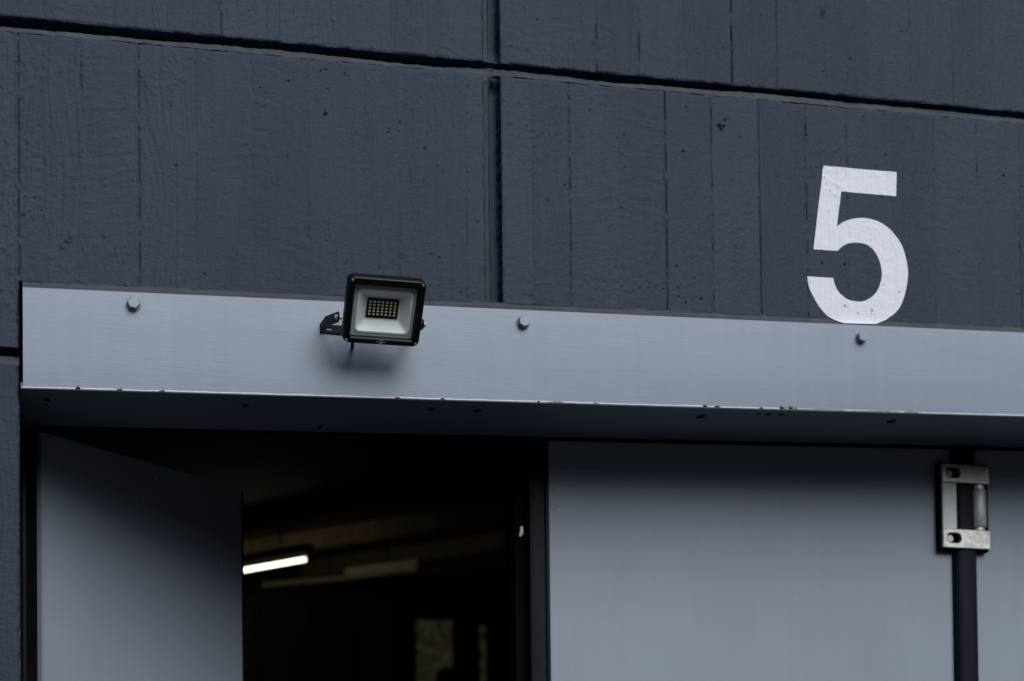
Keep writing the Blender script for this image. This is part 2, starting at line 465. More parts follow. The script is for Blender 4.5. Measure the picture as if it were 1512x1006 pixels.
# the pier: above and below its own short joint
def pier_edge(X, Z, Hh):
    d = np.clip((.021 - X), 0, 1)
    wob = .0016 * vn(Z * 70, Z * 0, 21) + .001 * vn(Z * 200, Z * 0, 22)
    Hh = Hh - np.where(Z < 2.60, .006 * np.exp(-((d + wob) / .003) ** 2), 0)
    return Hh
P_T, P_L = (lambda x: 2.4975 + .02 * x), (lambda x: 2.4655 + .0 * x)
SP = [s for s in SB if s[0] < .03]
strips_for(SP, -.95, .021, P_T, groove_lip, False, pan_lr2, edge=lambda X, Z, H_: pier_edge(X, Z, ragged_end(X, Z, H_)))
strips_for(SP, -.95, .021, lambda x: 1.80 + 0 * x, P_L, False, pan_lr2, edge=pier_edge)
strip('board_mark', -.95, .021, lambda x: 0 * x, lambda x: 1.80 + 0 * x, SP, False, pan_lr2, .012)

# joints -------------------------------------------------------------
def horizontal_joint(x0, x1, top, lip, seed, parent, step=.0022, amp=1.0):
    xs = np.linspace(x0, x1, int((x1 - x0) / step)); v = np.linspace(0, 1, 34)
    X = np.tile(xs, (34, 1)); V = np.tile(v[:, None], (1, len(xs)))
    topw = top(X) + .0014 * fbm(X * 22, X * 0, seed, 3) + .0007 * fbm(X * 160, X * 0, seed + 30, 2); lipw = lip(X) + .0008 * fbm(X * 25, X * 0, seed + 3, 3) + .0006 * fbm(X * 130, X * 0, seed + 33, 2)
    Z = lipw + (topw - lipw) * V
    d = Z - lipw                                  # metres above the lip
    bev = .0135 + .0030 * fbm(X * 4, X * 0, seed + 7, 3)
    H1 = -.0078 * np.clip(d / bev, 0, 1)          # sealant ramp, faces the sky
    ridge_z = .0185 + .0030 * fbm(X * 2.2, X * 0, seed + 9, 2)
    ra = np.clip(vn(X * 3.1, X * 0, seed + 13) + .35, 0, 1)
    H2 = np.where(d > bev, -.016 * np.clip((d - bev) / .004, 0, 1), 0)
    H3 = .021 * ra * np.exp(-((d - ridge_z) / .0014) ** 2) * amp
    tot = (topw - lipw)
    H_ = H1 + H2 + H3
    close = np.clip((d - (tot - .0015)) / .0015, 0, 1)
    H_ = H_ * (1 - close) + 0 * close - .0006
    H_ = H_ - .001 * (1 - np.clip(np.abs(d) / .001, 0, 1))
    H_ += .0004 * fbm(X * 90, Z * 160, seed + 1, 3)
    # filled with mortar at the crossing
    fill = np.exp(-((X - (GX0 + GX1) / 2) / .020) ** 2)
    H_ = H_ * (1 - .75 * fill) - (.005 + .002 * fbm(X * 160, Z * 160, seed + 12, 3)) * fill * (1 - close)
    o = grid_mesh('recessed_joint', X, Z, H_, M['bead'], parent)
    o.data.materials.append(M['wall'])
    # sealant on the ramp, wall paint in the slot
    n = (34 - 1) * (len(xs) - 1)
    dd = (d[:-1, :-1] < .0115 + .0040 * fbm(X[:-1, :-1] * 6, X[:-1, :-1] * 0, seed + 5, 2)).ravel()
    o.data.polygons.foreach_set("material_index", (~dd).astype(np.int32))
    return o
horizontal_joint(-.95, 3.45, groove_top, groove_lip, 51, wall)
jo = horizontal_joint(-.95, .021, P_T, P_L, 91, wall, amp=.4)

def upright_joint(zb, zt, seed, step=.002):
    n_u = 30
    nz_ = int((zt(.9) - zb(.9)) / step)
    U = np.tile(np.linspace(0, 1, n_u), (nz_, 1)); V = np.tile(np.linspace(0, 1, nz_)[:, None], (1, n_u))
    X = GX0 + (GX1 - GX0) * U
    Z = zb(X) + (zt(X) - zb(X)) * V
    jag = .0045 * np.clip(fbm(Z * 75, Z * 0, seed, 3), -.3, 1)      # broken right arris
    X = X + np.where(U > .8, jag * (U - .8) / .2, 0)
    s = (X - GX0)
    H_ = -.0085 * np.clip(s / .011, 0, 1)                            # left bevel, faces right
    H_ -= .018 * np.clip((s - .012) / .006, 0, 1)
    H_ += .004 * np.exp(-((s - .0165 - .001 * fbm(Z * 6, Z * 0, seed + 2, 2)) / .002) ** 2)
    dist = np.minimum(np.abs(Z - groove_lip(X)), np.abs(Z - groove_top(X))) + .003 * vn(X * 200, Z * 90, seed + 40)
    H_ = H_ * (1 - .72 * np.exp(-(dist / .016) ** 2)) + .0014 * fbm(X * 160, Z * 160, seed + 41, 3) * np.exp(-(dist / .02) ** 2)
    back = np.clip((U - .93) / .07, 0, 1)
    H_ = H_ * (1 - back) - .0008
    H_ += .0005 * fbm(X * 150, Z * 25, seed + 4, 3)
    o = grid_mesh('recessed_joint', X, Z, H_, M['wall'], wall)
    o.data.materials.append(M['bead'])  # paler material paints in the light falling on the left bevel
    lft = (s[:-1, :-1] < .0105 + .0015 * vn(Z[:-1, :-1] * 25, Z[:-1, :-1] * 0, seed + 60)) & (s[:-1, :-1] > .002)
    o.data.polygons.foreach_set("material_index", lft.ravel().astype(np.int32))
    return o
upright_joint(groove_top, zt_up, 61)
upright_joint(wall_bottom, groove_lip, 63)
# plug of mortar where the joints cross and at the foot of the upright joint
mp = MB()
def lump(cx, cz, rx, rz, hgt, seed, name='mortar_plug', m='wall', base=-.024):
    n_ = 26
    u = np.linspace(-1, 1, n_); U, V = np.meshgrid(u, u)
    X = cx + U * rx; Z = cz + V * rz
    rr = np.sqrt(U ** 2 + V ** 2)
    H_ = base + (hgt - base) * np.clip(1 - rr ** 2, 0, 1) ** 1.3 + .0012 * fbm(X * 170, Z * 170, seed, 3)
    return grid_mesh(name, X, Z, H_, M[m], wall)
lump(.904, wall_bottom(.904) + .002, .016, .006, .001, 6, m='bead')

# roofing slab and return of the building outside the picture
tag(MB().box(-1.2, 3.6, YW - .02, YW + .5, 3.75, 3.95, T, T).build('wall_coping', M['wall'], wall, world=True), 'coping along the top of the wall')

# right-hand pier beyond the frame
MB().box(3.36, 3.6, YW + .034, YW + .5, 0, 2.75).build('concrete_panel', M['wall'], wall, world=True)

# sealant strip between the wall and the lintel board
sx = np.linspace(.027, 3.34, 900); v = np.linspace(0, 1, 9)
X = np.tile(sx, (9, 1)); V = np.tile(v[:, None], (1, 900))
zlo, zhi = 2.6010 + .0437 * X, wall_bottom(X) + .0012 + .0008 * fbm(X * 30, X * 0, 3, 3)
H_ = .0130 * (1 - V) ** 2.4 - .0004 * V + .0004 * fbm(X * 60, V * 6, 7, 3)
grid_mesh('sealant_strip', X, zlo + (zhi - zlo) * V, H_, M['bead'], wall)

# ------------------------------------------------------------------ lintel board with its soffit
FY = YW - .015
lintel = empty('lintel_board', (1.0, FY, 2.5), 'long pale grey painted steel lintel board over the door opening', 'lintel')
mb = MB()
FX0, FX1 = .027, 3.34
n_ = 160
# cross-section: rounded lower and upper front edge
def sec(x):
    zb, zt = 2.4208 + .0431 * x, 2.6012 + .0437 * x
    r = .0022
    P = [(FY + .02, zt), (FY + r, zt)]
    P += [(FY + r - r * math.sin(a), zt - r + r * math.cos(a)) for a in (R(30), R(60), R(90))]
    P += [(FY, zb + r)]
    return P, zb, zt
loops = []
for i in range(n_ + 1):
    x = FX0 + (FX1 - FX0) * i / n_
    P, zb, zt = sec(x)
    P += [(FY + .02, zb + .0022)]
    loops.append([Vector((x, p[0], p[1])) for p in P])
fascia = mb.loft(loops, True, True).build('front_plate', M['fascia'], lintel, world=True)
auto_smooth(fascia, 50)
# rounded bottom edge; the light it catches is put into its pale, worn paint
e_mb = MB(); loops = []
er = random.Random(3)
for i in range(700):
    x = FX0 - .002 + (FX1 - FX0 + .002) * i / 699
    zb = 2.4208 + .0431 * x
    j = .0006 * float(vn(np.array([x * 25.]), np.array([0.]), 4)[0]) + .0004 * float(vn(np.array([x * 90.]), np.array([0.]), 5)[0])
    r = .0026
    P = [(FY + .004, zb + .0022), (FY - .0008, zb + .0024 + j), (FY - .0014, zb + .0008 + j * .5), (FY - .0004, zb - .0010), (FY + .004, zb - .0014)]
    loops.append([Vector((x, p[0], p[1])) for p in P])
edge = e_mb.loft(loops, True, True).build('bottom_edge', M['edge'], lintel, world=True)
auto_smooth(edge, 70)
SZ = 2.4200
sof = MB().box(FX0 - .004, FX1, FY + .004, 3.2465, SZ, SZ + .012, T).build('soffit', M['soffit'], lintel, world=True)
sof["label"] = 'dark underside plate of the lintel'
# dropped lip at the back of the soffit against the doors
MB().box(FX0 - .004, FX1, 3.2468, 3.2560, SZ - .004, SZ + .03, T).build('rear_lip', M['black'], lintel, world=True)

def hexbolt(x, z, turn):
    o = empty_part('bolt', x, z, turn)
    return o
def bolt_mesh():
    b = MB()
    def ring(r, d, n=6, a0=0):
        return [Vector((r * math.cos(R(a0 + 360 * i / n)), -d, r * math.sin(R(a0 + 360 * i / n)))) for i in range(n)]
    b.loft([ring(.0118, 0), ring(.0118, .0105), ring(.0106, .0120)], True, True)
    return b.mesh('bolt', .0005, 1)
def shank_mesh():
    b = MB(); b.tube((0, .004, 0), (0, -.0012, 0), .0138, 24)
    return b.mesh('washer', .0004, 1)
bme, wme = bolt_mesh(), shank_mesh()
for i, (x, z, a) in enumerate([(.2195, 2.5925, 8), (.9625, 2.6220, 32), (1.7025, 2.6530, 20), (2.45, 2.686, 5), (3.15, 2.716, 44)]):
    b = link('bolt', bme, M['bolt'], lintel); b.location = (x * .9955 - 1.0, 0, (z - 1.6) * .9955 + 1.6 - 2.5); b.rotation_euler = (0, R(a), 0)
    w_ = link('washer', wme, M['fascia'], b)

# dark punched holes and scrapes under the soffit
def irregular(name, pts, m, parent, y=None, z=None, seed=0):
    """thin irregular flake; pts in (x, y) on the soffit"""
hole_r = random.Random(8)
def soffit_hole(x, y, w, l):
    P0, P1 = [], []
    n = 12
    z0 = SZ + T * x
    for i in range(n):
        a = 2 * math.pi * i / n
        rr = hole_r.uniform(.75, 1.15)
        px, py = x + w * math.cos(a) * rr, y + l * math.sin(a) * rr
        P0.append(Vector((px, py, SZ + T * px - .0007))); P1.append(Vector((px, py, SZ + T * px + .004)))
    return MB().loft([P0, P1], True, True).build('soffit_hole', M['black'], lintel, world=True)

for x, y, w, l in [(.069, 3.055, .006, .012), (.43, 3.06, .006, .012), (.79, 3.05, .008, .012), (.883, 3.052, .008, .012), (1.36, 3.05, .0095, .016), (1.80, 3.05, .0095, .016),
                   (1.475, 3.02, .006, .005), (1.498, 3.02, .009, .006), (1.527, 3.02, .009, .006), (.60, 3.21, .004, .012), (2.4, 3.05, .009, .016), (2.9, 3.05, .009, .016)]:
    soffit_hole(x, y, w, l)

# chips of paint knocked off the bottom edge
def chip(x0, x1, dz0, dz1, m, seed, name='paint_chip'):
    r = random.Random(seed); n = max(4, int((x1 - x0) / .0025))
    top, bot = [], []
    for i in range(n + 1):
        x = x0 + (x1 - x0) * i / n; zb = 2.4208 + .0431 * x
        k = math.sin(math.pi * i / n) ** .4
        top.append((x, zb + dz1 * (.35 + .65 * r.random()) * k + .0003)); bot.append((x, zb + dz0 * (.7 + .3 * r.random())))
    prof = bot + top[::-1]
    f_, b_ = [Vector((p[0], FY - .0019, p[1])) for p in prof], [Vector((p[0], FY + .001, p[1])) for p in prof]
    return MB().loft([f_, b_], True, True).build(name, M[m], lintel, world=True)
for i, (a, b, z0, z1, m) in enumerate([(1.507, 1.548, -.0008, .0085, 'chip'), (1.545, 1.66, -.0012, .0032, 'chip'), (1.67, 1.79, -.0012, .0026, 'chip'), (1.79, 1.828, -.0008, .0045, 'chip'),
                                        (1.36, 1.372, .001, .005, 'chip_dark'), (1.10, 1.112, 0, .0035, 'chip'), (1.005, 1.04, 0, .0035, 'chip'), (.79, .80, 0, .004, 'chip_dark'),
                                        (.187, .199, 0, .0045, 'chip_dark'), (.262, .274, -.001, .0038, 'chip_dark'), (.117, .125, .003, .006, 'chip_dark'), (1.335, 1.345, .001, .006, 'chip_dark'),
                                        (1.505, 1.515, .002, .0105, 'chip_dark'), (1.526, 1.535, .002, .008, 'chip_dark'), (.70, .712, 0, .003, 'chip_dark'), (1.46, 1.468, 0, .003, 'chip_dark'), (.985, .991, 0, .004, 'chip_dark')]):
    chip(a, b, z0, z1, m, i)

# ------------------------------------------------------------------ the painted number
def arc(cx, cz, rx, rz, a0, a1, n=26):
    return [(cx + rx * math.cos(R(a0 + (a1 - a0) * i / n)), cz + rz * math.sin(R(a0 + (a1 - a0) * i / n))) for i in range(n + 1)]

OUT5 = [(1.6225, 3.0074, 1), (1.7949, 3.0128, 1), (1.7924, 2.9613, 1), (1.6629, 2.9575, 1), (1.6516, 2.8828, 1), (1.6721, 2.8964, 0), (1.7054, 2.9063, 0), (1.7386, 2.9054, 0),
        (1.7671, 2.8951, 0), (1.7884, 2.8771, 0), (1.8057, 2.8531, 0), (1.8148, 2.8238, 0), (1.8171, 2.7961, 0), (1.8116, 2.7634, 0), (1.801, 2.7345, 0), (1.7866, 2.714, 0),
        (1.7632, 2.6962, 1), (1.7368, 2.6838, 1), (1.7011, 2.6809, 0), (1.6625, 2.6786, 1), (1.6331, 2.6888, 0), (1.6101, 2.7071, 0), (1.5933, 2.7309, 0), (1.584, 2.7511, 0),
        (1.5811, 2.771, 1), (1.6403, 2.7732, 1), (1.6474, 2.7527, 0), (1.6598, 2.739, 0), (1.6761, 2.7307, 0), (1.6997, 2.7289, 0), (1.7164, 2.7334, 0), (1.7332, 2.7443, 0),
        (1.7454, 2.7595, 0), (1.7529, 2.7794, 0), (1.7547, 2.7967, 0), (1.7512, 2.8156, 0), (1.742, 2.8339, 0), (1.7304, 2.8456, 0), (1.7162, 2.8519, 0), (1.6973, 2.853, 0),
        (1.6783, 2.8494, 0), (1.6641, 2.842, 0), (1.6521, 2.8311, 1), (1.596, 2.829, 1)]
def smooth_outline(P, k=6):
    n, out = len(P), []
    for i in range(n):
        p0, p1, p2, p3 = P[i - 1], P[i], P[(i + 1) % n], P[(i + 2) % n]
        if p1[2] and p2[2]:
            out.append((p1[0], p1[1])); continue
        if p1[2]: p0 = p1
        if p2[2]: p3 = p2
        for j in range(k):
            t = j / k
            out.append(tuple(.5 * (2 * p1[a] + (p2[a] - p0[a]) * t + (2 * p0[a] - 5 * p1[a] + 4 * p2[a] - p3[a]) * t * t + (3 * p1[a] - p0[a] - 3 * p2[a] + p3[a]) * t ** 3) for a in (0, 1)))
    return out
o5 = smooth_outline(OUT5)
bm = bmesh.new()
vv = [bm.verts.new((x, 0, z)) for x, z in o5]
bm.faces.new(vv)
for ax, lo, hi in ((0, 1.575, 1.822), (2, 2.672, 3.018)):
    q = lo
    while q < hi:
        co = [0, 0, 0]; no = [0, 0, 0]; co[ax] = q; no[ax] = 1
        bmesh.ops.bisect_plane(bm, geom=bm.verts[:] + bm.edges[:] + bm.faces[:], plane_co=co, plane_no=no)
        q += .0024
bmesh.ops.triangulate(bm, faces=bm.faces[:])
bm.normal_update(); bm.faces.ensure_lookup_table()
if bm.faces[0].normal.y > 0: bmesh.ops.reverse_faces(bm, faces=bm.faces[:])
me5 = bpy.data.meshes.new('painted_number'); bm.to_mesh(me5); bm.free()
co = np.zeros(len(me5.vertices) * 3); me5.vertices.foreach_get('co', co); co = co.reshape(-1, 3)
hh = ragged_end(co[:, 0], co[:, 2], relief(co[:, 0], co[:, 2], SB, False))
sl, sh = 2.6010 + .0437 * co[:, 0], wall_bottom(co[:, 0]) + .0012
sv = np.clip((co[:, 2] - sl) / (sh - sl), 0, 1)
hh = np.where(co[:, 2] < sh + .0012, np.maximum(hh, .0130 * (1 - sv) ** 2.4 + .0008), hh)
co[:, 1] = YW - hh - .0008
me5.vertices.foreach_set('co', co.ravel()); me5.update()
n5 = link('painted_number', me5, M['white'], None, smooth=True)
tag(n5, 'large white figure 5 painted on the concrete just above the lintel board', 'number')

# ------------------------------------------------------------------ floodlight
LX, LZ = .6555, 2.5740
lamp = empty('floodlight', (LX, FY, LZ), 'small black LED floodlight tilted down on a bracket on the lintel board', 'floodlight')
TILT = R(39)
HM = Matrix.Translation((.0022, -.112, .0010)) @ Matrix.Rotation(R(-0.9), 4, 'Y') @ Matrix.Rotation(math.pi / 2 + TILT, 4, 'X') 
HS = HM @ Matrix.Diagonal((.975, .945, 1, 1))
def lp(name, mb_, m, parent=lamp, bevel=0, smooth_=True, ang=40, seg=2):
    me = mb_.mesh(name, bevel, seg)
    me.transform(HS)
    o = link(name, me, m, parent)
    if smooth_: auto_smooth(o, ang)
    return o
fr = MB()
fr.loft([rrect(.136, .118, .010, -.0235), rrect(.144, .127, .012, -.0225), rrect(.148, .131, .013, -.019), rrect(.148, .131, .013, -.0045), rrect(.1465, .1295, .0125, -.0018), rrect(.143, .126, .0115, 0),
         rrect(.1245, .1065, .004, 0, cy=-.0025), rrect(.1235, .1055, .004, -.0008, cy=-.0015), rrect(.1185, .1005, .003, -.006, cy=-.0015), rrect(.1185, .1005, .003, -.009, cy=-.0015)])
lp('frame', fr, M['lamp_black'])
hs = MB()
hs.loft([rrect(.134, .116, .010, -.0225), rrect(.130, .112, .010, -.030), rrect(.112, .094, .008, -.036)], True, True)
hsg = lp('housing', hs, M['lamp_black'])
for k in range(9):
    x = -.048 + k * .012
    f_ = MB().box(x - .001, x + .001, -.040, .040, -.044, -.0355)
    lp('fin', f_, M['lamp_black'], hsg, smooth_=False)
gl = MB().loft([rrect(.1186, .1006, .003, -.0072, cy=-.0015), rrect(.1186, .1006, .003, -.0052, cy=-.0015)], True, True)
lp('glass_pane', gl, M['glass'])
bd = MB().loft([rrect(.1184, .1004, .003, -.0085, cy=-.0015), rrect(.106, .088, .010, -.0085, cy=-.0015)])
lp('glass_border', bd, M['border'])
rf = MB().loft([rrect(.106, .088, .010, -.0088, cy=-.0015), rrect(.1045, .0865, .010, -.0078, cy=-.0015), rrect(.0985, .0805, .008, -.0078, cy=-.0015), rrect(.0955, .0775, .007, -.0095, cy=-.0015),
                rrect(.067, .046, .004, -.0225, cy=-.0010), rrect(.0655, .0445, .004, -.0222, cy=-.0010), rrect(.062, .041, .003, -.0222, cy=-.0010), rrect(.061, .040, .002, -.0232, cy=-.0010)])
lp('reflector', rf, M['reflector'], ang=30)
br = lp('led_board', MB().box(-.0292, .0292, -.0188, .0168, -.0236, -.0229), M['black'], smooth_=False)
cm = MB().box(-.0020, .0020, -.0016, .0016, -.0228, -.0219).mesh('led_chip', .0003, 1)
for r_ in range(5):
    for c_ in range(7):
        o = link('led_chip', cm, M['led'], br)
        o.matrix_local = HM @ Matrix.Translation(((c_ - 3) * .00775, ((r_ - 2) * .0061 - .001) * .945, 0))
sm = MB(); sm.loft([[Vector((.0022 * math.cos(2 * math.pi * i / 16), .0022 * math.sin(2 * math.pi * i / 16), z)) for i in range(16)] for z in (-.001, .0008)], True, True)
scm = sm.mesh('frame_screw', .0004, 2)
sk = MB(); sk.loft([[Vector((.0009 * math.cos(2 * math.pi * i / 6), .0009 * math.sin(2 * math.pi * i / 6), z)) for i in range(6)] for z in (.0005, .0010)], True, True)
skm = sk.mesh('screw_socket')
for sx_, sy_ in ((1, 1), (-1, 1), (1, -1), (-1, -1)):
    o = link('frame_screw', scm, M['steel'], lamp); o.matrix_local = HM @ Matrix.Translation((sx_ * .0650, sy_ * .0558, .0004))
    k_ = link('screw_socket', skm, M['steel_dark'], o)
# printed maker's mark on the lower rim
def flat_text(body, size, name, m, parent, mat4, squash=1.0):
    cu = bpy.data.curves.new(name, 'FONT'); cu.body = body; cu.size = size; cu.align_x = 'CENTER'; cu.align_y = 'CENTER'; cu.resolution_u = 2; cu.extrude = .00004
    tmp = bpy.data.objects.new(name, cu); C.objects.link(tmp)
    bpy.context.view_layer.update()
    me = bpy.data.meshes.new_from_object(tmp.evaluated_get(bpy.context.evaluated_depsgraph_get()))
    bpy.data.objects.remove(tmp)
    me.name = name; me.materials.clear()
    me.transform(mat4 @ Matrix.Diagonal((1, squash, 1, 1)))
    return link(name, me, m, parent)
mk = lp('printed_mark', MB().box(-.0035, .0035, -.0567, -.0557, 0, .00012).box(-.0035, .0035, -.0620, -.0610, 0, .00012), M['mark'], smooth_=False)
flat_text('brennenstuhl', .0034, 'lettering', M['mark'], mk, HM @ Matrix.Translation((0, -.0557, .0001)))
# bracket
bk = MB()
BL, BT = .0965, .0030
BX = {-1: .0965, 1: .080}
def bar(x0, x1, z0, z1): bk.box(x0, x1, -BT, 0, z0, z1)
ZB0, ZB1 = -.0095, .0065
for s in (-1, 1):
    xs_ = sorted((s * BX[s], s * min(.084, BX[s] - .004))); bar(*xs_, ZB0, ZB1)
    xs_ = sorted((s * min(.084, BX[s] - .004), s * .073)); bar(*xs_, ZB0, -.0042); bar(*xs_, .0012, ZB1)
bar(-.073, .073, ZB0, ZB1)
base = bk.build('bracket_base', M['rubber'], lamp)
base["label"] = 'slotted flat foot of the bracket against the board'
piv = (HM @ Vector((0, -.020, -.012)))
for s in (-1, 1):
    am = MB()
    P, n_ = [], 10
    # side outline in (y, z), runs from the foot out to a rounded eye at the pivot
    out_ = [(-BT, ZB0), (0, ZB0), (0, ZB1), (-.030, .0125)]
    for i in range(9):
        a = R(95 - 190 * i / 8)
        out_.append((piv.y - .0095 * math.sin(R(90 - 190 * i / 8) + R(90)) if False else piv.y - .0095 * math.cos(R(-95 + 190 * i / 8)), piv.z - .0095 * math.sin(R(-95 + 190 * i / 8))))
    out_.append((-.030, -.0062))
    def xo(y): return BX[s] + ((.0815 if s < 0 else .079) - BX[s]) * min(1, max(0, (-y - .004) / .075))
    l0 = [Vector((s * xo(y), y, z)) for y, z in out_]; l1 = [Vector((s * (xo(y) - BT), y, z)) for y, z in out_]
    a_ = am.loft([l0, l1], True, True).build('bracket_arm', M['rubber'], lamp)
    pm = MB().tube((s * .073, piv.y, piv.z), (s * .0805, piv.y, piv.z), .0042, 14).tube((s * .0812, piv.y, piv.z), (s * .0822, piv.y, piv.z), .0062, 18)
    pm.build('pivot_washer', M['steel'], a_, bevel=.0003)
    MB().tube((s * .0822, piv.y, piv.z), (s * .0856, piv.y, piv.z), .0040, 6).build('pivot_screw', M['steel'], a_, bevel=.0004)
# cable gland on the back, with its short lead into the board
cg = MB().tube(HM @ Vector((-.046, -.034, -.030)), HM @ Vector((-.046, -.052, -.040)), .0075, 8).tube(HM @ Vector((-.046, -.052, -.040)), HM @ Vector((-.046, -.058, -.043)), .0055, 14)
cg.build('cable_gland', M['lamp_black'], lamp, bevel=.0006)
cb, prev = MB(), None
p_a, p_b = HM @ Vector((-.046, -.058, -.043)), Vector((-.035, 0.0, -.030))
for i in range(11):
    t = i / 10
    p = p_a.lerp(p_b, t) + Vector((0, 0, -.014 * math.sin(math.pi * t)))
    if prev is not None: cb.tube(prev, p, .0032, 10)
    prev = p
cb.build('power_lead', M['lamp_black'], lamp)

# ------------------------------------------------------------------ folding doors
DY = 3.262
def ztop(x, gap=.004): return SZ + T * x - gap
def door_leaf(x0, x1, label):
    e = empty('door_leaf', (x0, DY, 0), label, 'door leaf', 'leaves of the folding door')
    MB().box(x0, x1, DY, DY + .045, .02, SZ + .0 - .004, 0, T).build('panel', M['leaf'], e, world=True, bevel=.0012, seg=2)
    return e
mid = door_leaf(1.0995, 2.0785, 'wide closed pale grey door leaf between the dark opening and the steel hinge')
right = door_leaf(2.1405, 3.34, 'closed pale grey door leaf right of the steel hinge and rubber seal')
for dz in (.0, .041):
    MB().tube((1.122, DY + .002, 2.358 - dz), (1.122, DY - .0006, 2.358 - dz), .0018, 10).build('rivet', M['border'], mid, world=True)

# rubber cover between the two closed leaves
prof = [(-.031, 0), (-.030, -.012), (-.024, -.019), (-.012, -.0215), (0, -.022), (.012, -.0215), (.022, -.018), (.0265, -.010), (.027, -.006), (.031, -.004), (.031, 0)]
def seal(name, xc, z0, z1, prof, parent, y=DY):
    loops = [[Vector((xc + a, y + b, z)) for a, b in prof] for z in (z0, z1)]
    o = MB().loft(loops, True, True).build(name, M['rubber'], parent, world=True)
    return auto_smooth(o, 40)
seal('rubber_cover', 2.1095, .02, 2.508, prof, mid)
MB().box(2.070, 2.150, DY + .001 + .03, DY + .06, .02, 2.505).build('rubber_web', M['black'], mid, world=True)
# edge profile of the middle leaf beside the opening
prof2 = [(-.0225, .02), (-.0225, -.004), (-.0205, -.006), (-.016, -.0055), (-.014, -.002), (.012, -.002), (.015, -.006), (.020, -.006), (.0225, -.002), (.0225, .02)]
seal('rubber_edge', 1.0768, .02, 2.458, prof2, mid)
MB().box(1.030, 1.0995, DY + .021, DY + .09, .02, 2.457).build('edge_gap_shade', M['black'], mid, world=True)  # black block paints in the deep shade of the gap here
lt = MB().box(1.0400, 1.0462, DY + .012, DY + .020, 2.262, 2.280).box(1.0375, 1.0425, DY + .012, DY + .0195, 2.257, 2.266)
lt.build('latch_keep', M['zinc_dull'], mid, world=True, bevel=.0015)

# steel hinge
hx0, hx1, hz0, hz1, hy = 2.040, 2.162, 2.272, 2.463, 3.234
hb = MB().box(hx0 - .004, hx1 + .004, hy + .010, DY - .001, hz0 - .006, hz1 + .006).build('hinge', M['black'], mid, world=True, bevel=.002)
hb["label"] = 'worn zinc-plated hinge with round barrel'
def hw(a): return hx0 + (a - 95) / 190 * (hx1 - hx0)
def hz(b): return hz1 - (b - 105) / 338 * (hz1 - hz0)
def block(b0, b1):
    """hinge block with an oblong bolt slot"""
    z1_, z0_ = hz(b0), hz(b1)
    cz = (z0_ + z1_) / 2 + .001
    n = 40
    cxs = hw(138)
    hole = []
    outer = []
    for i in range(n):
        a = 2 * math.pi * i / n
        ca, sa = math.cos(a), math.sin(a)
        hole.append((cxs + (.0085 if ca > 0 else -.0085) + .0115 * ca, cz + .0125 * sa))
        # ray to the rectangle border
        t = 1e9
        for (lim, comp, c0) in ((hx1, ca, cxs), (hx0, ca, cxs)):
            if abs(comp) > 1e-6 and (lim - c0) / comp > 0: t = min(t, (lim - c0) / comp)
        for lim in (z1_, z0_):
            if abs(sa) > 1e-6 and (lim - cz) / sa > 0: t = min(t, (lim - cz) / sa)
        outer.append((cxs + ca * t, cz + sa * t))
    # square corners
    for (px, pz) in ((hx0, z0_), (hx0, z1_), (hx1, z0_), (hx1, z1_)):
        k = min(range(n), key=lambda i: (outer[i][0] - px) ** 2 + (outer[i][1] - pz) ** 2)
        outer[k] = (px, pz)
    L = lambda pts, y: [Vector((p[0], y, p[1])) for p in pts]
    ins = [(p[0] + (cxs - p[0]) * .004, p[1] + (cz - p[1]) * .02) for p in outer]
    m_ = MB().loft([L(outer, hy + .016), L(outer, hy + .0012), L(ins, hy), L(hole, hy), L(hole, hy + .016)])
    o = m_.build('hinge_block', M['zinc'], hb, world=True)
    MB().tube((cxs - .007, hy + .016, cz - .001), (cxs - .007, hy + .005, cz - .001), .0085, 18).build('hinge_bolt', M['zinc_light'], hb, world=True, bevel=.0015)
    return o
block(105, 177); block(369, 443)
MB().box(hw(97), hw(153), hy + .003, hy + .016, hz(367), hz(180)).build('side_plate', M['zinc_light'], hb, world=True, bevel=.0008)
bxc = (hw(222) + hw(285)) / 2
brl = MB()
def vring(r, z, n=28): return [Vector((bxc + r * math.cos(2 * math.pi * i / n), hy + .018 + r * math.sin(2 * math.pi * i / n), z)) for i in range(n)]
brl.loft([vring(.019, hz(352)), vring(.0198, hz(350)), vring(.0198, hz(202)), vring(.019, hz(200))], True, True)
auto_smooth(brl.build('barrel', M['zinc_dull'], hb, world=True), 40)
for zz0, zz1 in ((366, 355), (197, 181)):
    r2 = MB().loft([vring(.0165, hz(zz0)), vring(.0165, hz(zz1))], True, True)
    auto_smooth(r2.build('barrel_ring', M['zinc'], hb, world=True), 40)
MB().tube((bxc + .014, hy + .004, hz(273)), (bxc + .014, hy + .0035, hz(273)), .0022, 10).build('grease_hole', M['black'], hb, world=True)

# the leaf folded inwards
A, B = Vector((.0615, DY, 0)), Vector((.5055, 3.675, 0))
d = (B - A).normalized(); nrm = Vector((d.y, -d.x, 0))       # towards the street
left = empty('door_leaf', A, 'pale grey door leaf folded inwards, half lost in shadow at the left', 'door leaf', 'leaves of the folding door')
def oriented(name, s0, s1, n0, n1, z0, z1, m, bevel=.001):
    P = []
    for s_ in (s0, s1):
        for nn in (n0, n1):
            for z in (z0, z1): P.append(A + d * s_ + nrm * nn + Vector((0, 0, z)))
    return MB().add(P, [(0, 1, 3, 2), (4, 6, 7, 5), (0, 4, 5, 1), (2, 3, 7, 6), (0, 2, 6, 4), (1, 5, 7, 3)]).build(name, m, left, world=True, bevel=bevel)
Lw = (B - A).length
oriented('panel', .0045, Lw, -.042, 0, .02, 2.415, M['leaf'])
oriented('edge_strip', 0, .0040, -.042, .0015, .02, 2.415, M['leaf'], .0008)
oriented('free_edge_seal', Lw + .0008, Lw + .012, -.040, -.004, .02, 2.413, M['rubber'])
